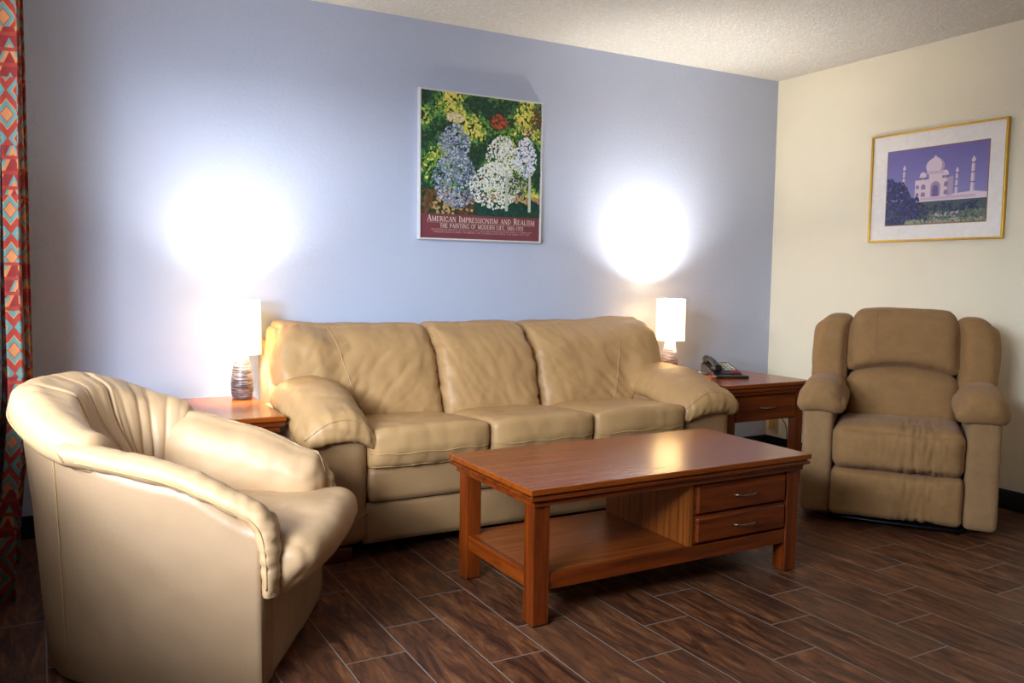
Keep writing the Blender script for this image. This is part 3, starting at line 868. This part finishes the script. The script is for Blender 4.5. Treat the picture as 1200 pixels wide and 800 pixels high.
# serif lettering from thick and thin strokes, unit height
def arc(cx, cy, rx, ry, a0, a1, n=9): return [(cx+rx*math.cos(math.radians(a0+(a1-a0)*k/n)), cy+ry*math.sin(math.radians(a0+(a1-a0)*k/n))) for k in range(n+1)]
TK, TN = .15, .07
def sf(x, y, w=.28): return ([(x-w/2, y), (x+w/2, y)], .05)
GL = {
 'A': (.86, [([(.08, 0), (.42, 1)], TN), ([(.42, 1), (.76, 0)], TK), ([(.2, .34), (.64, .34)], TN), sf(.08, .02), sf(.76, .02)]),
 'M': (1.06, [([(.14, 0), (.14, 1)], TN), ([(.14, 1), (.52, .08)], TK), ([(.52, .08), (.9, 1)], TN), ([(.9, 1), (.9, 0)], TK), sf(.14, .02), sf(.9, .02), sf(.1, .98, .2), sf(.94, .98, .2)]),
 'E': (.72, [([(.16, 0), (.16, 1)], TK), ([(.06, .97), (.6, .97)], TN), ([(.16, .52), (.5, .52)], TN), ([(.06, .03), (.64, .03)], TN), ([(.6, .97), (.6, .8)], .05), ([(.64, .03), (.64, .22)], .05)]),
 'R': (.8, [([(.16, 0), (.16, 1)], TK), ([(.06, .97), (.36, .97)]+arc(.36, .74, .26, .23, 90, -90)+[(.16, .51)], TN+.03), ([(.4, .5), (.74, .02)], TK), sf(.16, .02)]),
 'I': (.38, [([(.19, 0), (.19, 1)], TK), sf(.19, .02), sf(.19, .98)]),
 'C': (.82, [(arc(.45, .5, .37, .48, 45, 315, 16), TK-.03), ([(.71, .84), (.71, .66)], .05)]),
 'N': (.92, [([(.14, 0), (.14, 1)], TN), ([(.14, 1), (.76, 0)], TK), ([(.76, 0), (.76, 1)], TN), sf(.14, .02), sf(.76, .98), sf(.1, .98, .2)]),
 'P': (.72, [([(.16, 0), (.16, 1)], TK), ([(.06, .97), (.36, .97)]+arc(.36, .72, .26, .25, 90, -90)+[(.16, .47)], TN+.03), sf(.16, .02)]),
 'S': (.6, [(arc(.3, .74, .21, .23, 40, 270, 10)+arc(.3, .27, .23, .24, 90, -140, 10), TK-.04), ([(.47, .88), (.47, .74)], .05), ([(.1, .1), (.1, .26)], .05)]),
 'O': (.92, [(arc(.46, .5, .38, .48, 0, 360, 22), TK-.04)]),
 'D': (.9, [([(.16, 0), (.16, 1)], TK), ([(.06, .97), (.36, .97)]+arc(.36, .5, .44, .47, 90, -90, 12)+[(.06, .03)], TN+.03)]),
 'L': (.68, [([(.16, 0), (.16, 1)], TK), ([(.06, .03), (.6, .03)], TN), ([(.6, .03), (.6, .25)], .05), sf(.16, .98)]),
 'T': (.76, [([(.38, 0), (.38, 1)], TK), ([(.06, .97), (.7, .97)], TN), ([(.06, .97), (.06, .78)], .05), ([(.7, .97), (.7, .78)], .05), sf(.38, .02)]),
 'H': (.9, [([(.16, 0), (.16, 1)], TK), ([(.74, 0), (.74, 1)], TK), ([(.16, .5), (.74, .5)], TN), sf(.16, .02), sf(.74, .02), sf(.16, .98), sf(.74, .98)]),
 'G': (.88, [(arc(.45, .5, .37, .48, 45, 330, 16), TK-.03), ([(.74, .44), (.74, .08)], TK-.03), sf(.72, .44, .24), ([(.71, .84), (.71, .66)], .05)]),
 'F': (.68, [([(.16, 0), (.16, 1)], TK), ([(.06, .97), (.6, .97)], TN), ([(.16, .52), (.48, .52)], TN), ([(.6, .97), (.6, .8)], .05), sf(.16, .02)]),
 'U': (.88, [([(.16, 1), (.16, .35)]+arc(.45, .32, .29, .30, 180, 360, 8)+[(.74, 1)], TK-.04), sf(.16, .98), sf(.74, .98)]),
 'Y': (.84, [([(.08, 1), (.42, .48), (.42, 0)], TK-.02), ([(.42, .48), (.76, 1)], TN), sf(.42, .02)]),
 'X': (.84, [([(.1, 1), (.74, 0)], TK), ([(.74, 1), (.1, 0)], TN)]),
 'W': (1.2, [([(.08, 1), (.36, 0)], TK), ([(.36, 0), (.6, .9)], TN), ([(.6, .9), (.84, 0)], TK), ([(.84, 0), (1.12, 1)], TN)]),
 'V': (.84, [([(.08, 1), (.42, 0)], TK), ([(.42, 0), (.76, 1)], TN)]),
 'B': (.76, [([(.16, 0), (.16, 1)], TK), ([(.06, .97), (.36, .97)]+arc(.36, .75, .22, .22, 90, -90)+[(.16, .53)], TN+.03), ([(.36, .53)]+arc(.36, .28, .28, .25, 90, -90)+[(.06, .03)], TN+.03)]),
 'J': (.46, [([(.28, 1), (.28, .15)]+arc(.14, .12, .14, .12, 0, -120, 5), TK-.02), sf(.28, .98)]),
 'K': (.86, [([(.16, 0), (.16, 1)], TK), ([(.7, 1), (.2, .48)], TN), ([(.3, .56), (.76, 0)], TK)]),
 '1': (.5, [([(.1, .84), (.25, .97), (.25, 0)], TK-.03), sf(.25, .02)]),
 '8': (.62, [(arc(.31, .75, .19, .22, 0, 360, 12), .09), (arc(.31, .27, .24, .26, 0, 360, 12), .10)]),
 '5': (.6, [([(.5, .95), (.16, .95), (.13, .55)]+arc(.28, .32, .23, .30, 110, -140, 10), .10)]),
 '9': (.62, [(arc(.31, .68, .22, .29, 0, 360, 12), .10), ([(.53, .68), (.47, .3), (.2, .02)], .09)]),
 '4': (.62, [([(.44, 0), (.44, 1), (.06, .3), (.58, .3)], .09)]), '2': (.6, [(arc(.3, .72, .2, .25, 160, -40, 8)+[(.08, .04), (.54, .04)], .10)]),
 '0': (.62, [(arc(.31, .5, .23, .47, 0, 360, 14), .10)]), '3': (.6, [(arc(.28, .74, .2, .22, 140, -80, 8)+arc(.28, .27, .24, .25, 80, -140, 9), .10)]),
 '-': (.5, [([(.08, .4), (.42, .4)], .08)]), ',': (.28, [([(.14, .08), (.08, -.14)], .10)]), '.': (.26, [([(.08, .05), (.2, .05)], .11)]), ' ': (.42, []),
}
def text_faces(txt, col, big, small, cx, y, width):
    """small caps when big > small: capital letters big, lower-case ones drawn as small capitals"""
    x = 0; out = []
    for ch in txt:
        h = big if (ch.isupper() or not ch.isalpha()) else small
        adv, strokes = GL[ch.upper()]
        for pl, w in strokes:
            for (x0, y0), (x1, y1) in zip(pl, pl[1:]):
                dx, dy = x1-x0, y1-y0; l = math.hypot(dx, dy) or 1; nx, ny = -dy/l*w/2, dx/l*w/2
                ex, ey = dx/l*w*.25, dy/l*w*.25
                out.append([(x+(a)*h, b*h) for a, b in ((x0+nx-ex, y0+ny-ey), (x0-nx-ex, y0-ny-ey), (x1-nx+ex, y1-ny+ey), (x1+nx+ex, y1+ny+ey))])
        x += (adv+.06)*h
    k = width/x
    return [([(cx+(px-x/2)*k, y+py) for px, py in poly], col) for poly in out]

# --- garden poster on the blue wall
PX0, PX1, PZ0, PZ1 = -2.552, -1.818, 1.330, 2.098
po = thing('framed_poster', 'framed garden poster with maroon caption band above the sofa', 'poster', ((PX0+PX1)/2, 0, PZ0))
w2, hh = (PX1-PX0)/2, PZ1-PZ0; FW, FD = .008, .028
fr = link('frame', frame_bm(-w2, w2, 0, hh, FW, FD), WHITEF, po, smooth=False)
link('backing', B(-w2+FW, w2-FW, -.018, 0, FW, hh-FW), RUBBER, po, smooth=False)
R = random.Random(11)
def C(r, g, b, j=16):
    k = R.uniform(-j, j); return srgb(*[max(4, min(252, c*1.16+k+R.uniform(-j/2, j/2))) for c in (r, g, b)])
xa, xb, za, zb = -w2+FW, w2-FW, FW, hh-FW
band = .135
F = [(rect(xa, xb, za, zb), srgb(40, 66, 36)), (rect(xa, xb, za, band), srgb(126, 62, 72))]
W_, Hh = xb-xa, zb-band
def dab(u, v, col, ru=.012, rv=.009, rot=None):
    x, y = xa+u*W_, band+v*Hh
    rot = R.uniform(0, PI) if rot is None else rot
    p = ell(x, y, ru*R.uniform(.6, 1.4), rv*R.uniform(.6, 1.3), rot)
    F.append(([(max(xa, min(xb, a)), max(band, min(zb, b))) for a, b in p], col))
for _ in range(3600):                                    # leafy ground of greens and yellows
    u, v = R.random(), R.random()**.9
    n = noise.noise(Vector((u*5, v*5, 1.7)))+.22*R.uniform(-1, 1)
    if v < .2+.05*noise.noise(Vector((u*6, 3, 0))):
        col = C(176, 140, 96) if n > .05 else C(92, 66, 44)
        if u > .42 and v < .12: col = C(20, 66, 58, 10)
    elif n > .26+.2*R.uniform(-1, 1): col = C(204, 196, 92)
    elif n > .02: col = C(112, 150, 62)
    elif n > -.2: col = C(58, 110, 60)
    else: col = C(34, 68, 48)
    dab(u, v, col, .010, .0065)
def bush(cu, cv, ru, rv, cols, n, s=.0062):               # a flowering shrub: a loose mound of dabs
    for _ in range(int(n*1.9)):
        a, r_ = R.uniform(0, 2*PI), math.sqrt(R.random())
        u, v = cu+ru*r_*math.cos(a)*(1-.25*max(0, math.sin(a))), cv+rv*r_*math.sin(a)
        if v < .04: continue
        dab(u, v, C(*R.choice(cols), 14), s, s*.8)
blue = [(116, 128, 158), (150, 160, 182), (88, 100, 132), (176, 184, 190), (120, 130, 120)]
white = [(222, 222, 206), (196, 206, 196), (232, 232, 224), (176, 190, 178), (210, 206, 180)]
lil = [(196, 200, 216), (220, 224, 230), (168, 178, 200)]
bush(.28, .30, .19, .24, blue, 420); bush(.27, .60, .13, .15, blue, 200)
bush(.60, .26, .21, .20, white, 380); bush(.66, .52, .14, .17, white, 230); bush(.86, .52, .10, .18, lil, 190)
bush(.27, .80, .07, .04, [(214, 200, 160), (196, 180, 132)], 60); bush(.63, .80, .07, .06, [(150, 62, 40), (120, 44, 30), (172, 86, 56)], 70)
bush(.88, .74, .06, .03, [(206, 184, 120), (60, 48, 40)], 40); bush(.95, .86, .05, .10, [(130, 40, 44), (60, 80, 40)], 50)
bush(.80, .28, .12, .10, [(70, 90, 60), (44, 66, 48), (150, 160, 130)], 90)
for u in (.70, .90):                                     # pale garden stakes
    F.append(([(xa+(u+.012)*W_, band+.05*Hh), (xa+(u-.012)*W_, band+.05*Hh), (xa+(u-.010)*W_, band+.40*Hh), (xa+(u+.010)*W_, band+.40*Hh)], srgb(200, 208, 190)))
INK, INK2 = srgb(238, 216, 200), srgb(214, 170, 166)
F += text_faces('American Impressionism and Realism'.replace(' and ', ' and '), INK, .031, .025, 0, .095, W_*.90)
F.append((rect(xa+.05*W_, xb-.05*W_, .0885, .0897), INK2))
F += text_faces('THE PAINTING OF MODERN LIFE, 1885-1915', INK, .021, .021, 0, .063, W_*.70)
F += text_faces('THE METROPOLITAN MUSEUM OF ART, MAY 10-JULY 24, 1994. AMON CARTER MUSEUM, FORT WORTH, AUGUST 20-OCTOBER 30, 1994', INK2, .0085, .0085, 0, .0485, W_*.84)
F += text_faces('DENVER ART MUSEUM, DECEMBER 3, 1994-FEBRUARY 5, 1995. LOS ANGELES COUNTY MUSEUM OF ART, MARCH 12-MAY 14, 1995', INK2, .0085, .0085, 0, .0365, W_*.80)
pm = m_vcol('poster_print', .45, .25)
PRINT = colour_mesh(F, 'print', pm, po, lambda x, y, d: (x, -.0185-d, y)); PRINT['label'] = 'printed sheet of garden greens, pale blossom and maroon band'

# --- photograph on the cream wall: local x runs along the wall (photo right = -y world)
fp = thing('framed_photograph', 'gold framed photograph of a white domed palace on the cream wall', 'framed picture', (0, -1.152, 1.37), -PI/2)
w2, hh = .397, .606; FW, FD = .010, .024
link('frame', frame_bm(-w2, w2, 0, hh, FW, FD), GOLD, fp, smooth=False)
bm = bmesh.new(); box(bm, -w2+FW, w2-FW, -.012, 0, FW, hh-FW); link('mat_board', bm, MATB, fp, smooth=False)
ix0, ix1, iz0, iz1 = -.288, .300, .094, .505
bm = frame_bm(ix0-.005, ix1+.005, iz0-.005, iz1+.005, .005, .0135); link('inner_fillet', bm, m_plain('brown_fillet', srgb(150, 92, 58), .4), fp, smooth=False)
G = []; R = random.Random(5)
def gx(u): return ix0+u*(ix1-ix0)
def gz(v): return iz0+v*(iz1-iz0)
def g_poly(pts, c): G.append(([(gx(max(0, min(1, u))), gz(max(0, min(1, v)))) for u, v in pts], c))
def g_rect(u0, u1, v0, v1, c): g_poly(rect(u0, u1, v0, v1), c)
for i in range(14): g_rect(0, 1, .3+.05*i, .35+.05*i+.001, srgb(146-2.4*i, 142-2.8*i, 204-2.2*i))
g_rect(0, 1, 0, .32, srgb(66, 84, 92))
wh, wh2, wh3, dk = srgb(232, 214, 226), srgb(210, 190, 212), srgb(184, 164, 196), srgb(96, 84, 130)
def minaret(u, v0, v1, w):
    g_poly([(u-w, v0), (u+w, v0), (u+w*.72, v1), (u-w*.72, v1)], wh); g_poly([(u+w*.3, v0), (u+w, v0), (u+w*.72, v1), (u+w*.2, v1)], wh3)
    for f in (.33, .64, .93):
        v = v0+(v1-v0)*f; g_rect(u-w*1.15, u+w*1.15, v, v+.012, dk)
    g_poly([(u-w*.8, v1), (u+w*.8, v1), (u+w*.9, v1+.02), (u+w*.3, v1+.05), (u, v1+.065), (u-w*.3, v1+.05), (u-w*.9, v1+.02)], wh)
minaret(.18, .42, .74, .017); minaret(.715, .36, .645, .015); minaret(.865, .36, .76, .022)
# plinth, block, dome
g_poly([(.30, .29), (1, .29), (1, .36), (.88, .385), (.30, .34)], wh); g_rect(.36, .9, .31, .345, wh2)
g_rect(.30, .66, .34, .58, wh); g_poly([(.62, .34), (.68, .36), (.68, .60), (.62, .58)], wh3)
g_rect(.44, .575, .34, .655, wh)
for u, v, w, h in ((.325, .49, .016, .045), (.385, .485, .022, .06), (.325, .39, .016, .04), (.385, .385, .022, .055), (.612, .50, .02, .06), (.612, .395, .02, .055)):
    g_poly([(u-w, v-h/2)]+[(u+w*math.cos(a)*-1, v+h*.1+h*.5*math.sin(a)) for a in [PI*k/8 for k in range(9)]]+[(u+w, v-h/2)], srgb(150, 128, 172))
g_poly([(.46, .35)]+[(.508-.048*math.cos(a), .48+.07*math.sin(a)) for a in [PI*k/10 for k in range(11)]]+[(.556, .35)], srgb(168, 146, 186))
g_poly([(.478, .35)]+[(.508-.030*math.cos(a), .45+.05*math.sin(a)) for a in [PI*k/10 for k in range(11)]]+[(.538, .35)], srgb(120, 102, 156))
for u, v, s_ in ((.378, .60, .034), (.60, .605, .034)):
    g_rect(u-s_*.8, u+s_*.8, v-.02, v+.012, dk); g_rect(u-s_*.45, u-s_*.25, v-.02, v+.012, wh); g_rect(u+s_*.2, u+s_*.4, v-.02, v+.012, wh)
    g_poly([(u-s_, v+.012)]+[(u-s_*math.cos(a)*1.02, v+.02+.062*math.sin(a)**.9) for a in [PI*k/10 for k in range(11)]]+[(u+s_, v+.012)], wh)
g_rect(.415, .585, .645, .685, wh2)
dome = [(.42, .685), (.408, .72), (.405, .755), (.413, .79), (.435, .825), (.465, .85), (.487, .868), (.497, .90), (.507, .868), (.53, .85), (.56, .825), (.582, .79), (.592, .755), (.59, .72), (.578, .685)]
g_poly(dome, wh); g_poly([(.55, .685), (.578, .685), (.59, .72), (.592, .755), (.582, .79), (.56, .825), (.54, .84), (.56, .79), (.565, .74)], wh3)
g_rect(.494, .500, .89, .94, dk)
# trees, hedge, lawn
def leaves(n, u0, u1, vf, cols, s=.014):
    for _ in range(n):
        u = R.uniform(u0, u1); v = R.random()*vf(u)
        G.append(([(max(ix0, min(ix1, a)), max(iz0, min(iz1, b))) for a, b in ell(gx(u), gz(v), s*R.uniform(.5, 1.2)*.7, s*R.uniform(.4, 1)*.7, R.uniform(0, 3))], srgb(*[c+R.uniform(-9, 9) for c in R.choice(cols)])))
leaves(160, .4, 1, lambda u: .2, [(76, 96, 92), (90, 110, 92), (60, 80, 96)])
leaves(260, .28, .93, lambda u: .24+.03*math.sin(u*23), [(38, 44, 84), (30, 36, 74), (52, 60, 92)])
leaves(200, .45, 1, lambda u: .15, [(96, 116, 98), (80, 104, 92), (110, 124, 104)])
leaves(700, 0, .34, lambda u: (.60-.25*sm(.12, .30, u))*(1+.06*math.sin(u*40)), [(34, 36, 92), (44, 48, 110), (26, 28, 72), (58, 66, 124)])
leaves(30, .46, .74, lambda u: .14, [(176, 150, 178), (190, 176, 186)], .012)
leaves(160, .22, 1, lambda u: .05, [(168, 168, 140), (150, 160, 132), (120, 130, 112)], .012)
PH = colour_mesh(G, 'photo_print', m_vcol('photo_paper', .4, .25), fp, lambda x, y, d: (x, -.0123-d, y)); PH['label'] = 'violet toned photograph of a white dome and minarets'

# ------------------------------------------------------------------ light
def area(name, loc, rot, sx, sy, e, col):
    l = bpy.data.lights.new(name, 'AREA'); l.shape = 'RECTANGLE'; l.size = sx; l.size_y = sy; l.energy = e; l.color = col
    o = bpy.data.objects.new(name, l); COL.objects.link(o); o.location = loc; o.rotation_euler = rot; return o
tgt = Vector((-3.7, -1.7, .7)); src = Vector((-6.3, -2.9, 2.3))
area('daylight', src, (tgt-src).to_track_quat('-Z', 'Y').to_euler(), 3.4, .5, WINDOW, (.80, .90, 1))
tgt = Vector((-4.2, -1.6, .75)); src = Vector((-4.88, -2.65, 1.18))
area('daylight_low', src, (tgt-src).to_track_quat('-Z', 'Y').to_euler(), .5, .26, WINDOW_NEAR, (.68, .82, 1)).data.spread = math.radians(95)
wd = bpy.data.worlds.new('World'); S.world = wd; wd.use_nodes = True
bgn = wd.node_tree.nodes['Background']; bgn.inputs[0].default_value = (.62, .74, 1, 1); bgn.inputs[1].default_value = 1.0

# ------------------------------------------------------------------ camera
cam = bpy.data.cameras.new('camera'); co = bpy.data.objects.new('camera', cam); COL.objects.link(co)
yaw, pit, rol = .511781163, -.0784486489, .0139675503
fw = Vector((math.sin(yaw)*math.cos(pit), math.cos(yaw)*math.cos(pit), math.sin(pit)))
r = Vector((math.cos(yaw), -math.sin(yaw), 0)); u = r.cross(fw)
r2 = r*math.cos(rol)+u*math.sin(rol); u2 = u*math.cos(rol)-r*math.sin(rol)
co.matrix_world = Matrix(((r2.x, u2.x, -fw.x, -4.265), (r2.y, u2.y, -fw.y, -4.070), (r2.z, u2.z, -fw.z, 1.149), (0, 0, 0, 1)))
cam.sensor_width = 36; cam.lens = 985.9636/1200*36; cam.clip_start = .02
S.camera = co
S.view_settings.view_transform = 'Standard'; S.view_settings.look = 'None'; S.view_settings.gamma = 1; S.view_settings.use_curve_mapping = False
S.view_settings.exposure = 1.25
try:
    S.cycles.use_denoising = True; S.cycles.max_bounces = 8; S.cycles.diffuse_bounces = 5; S.cycles.sample_clamp_indirect = 6
except Exception: pass
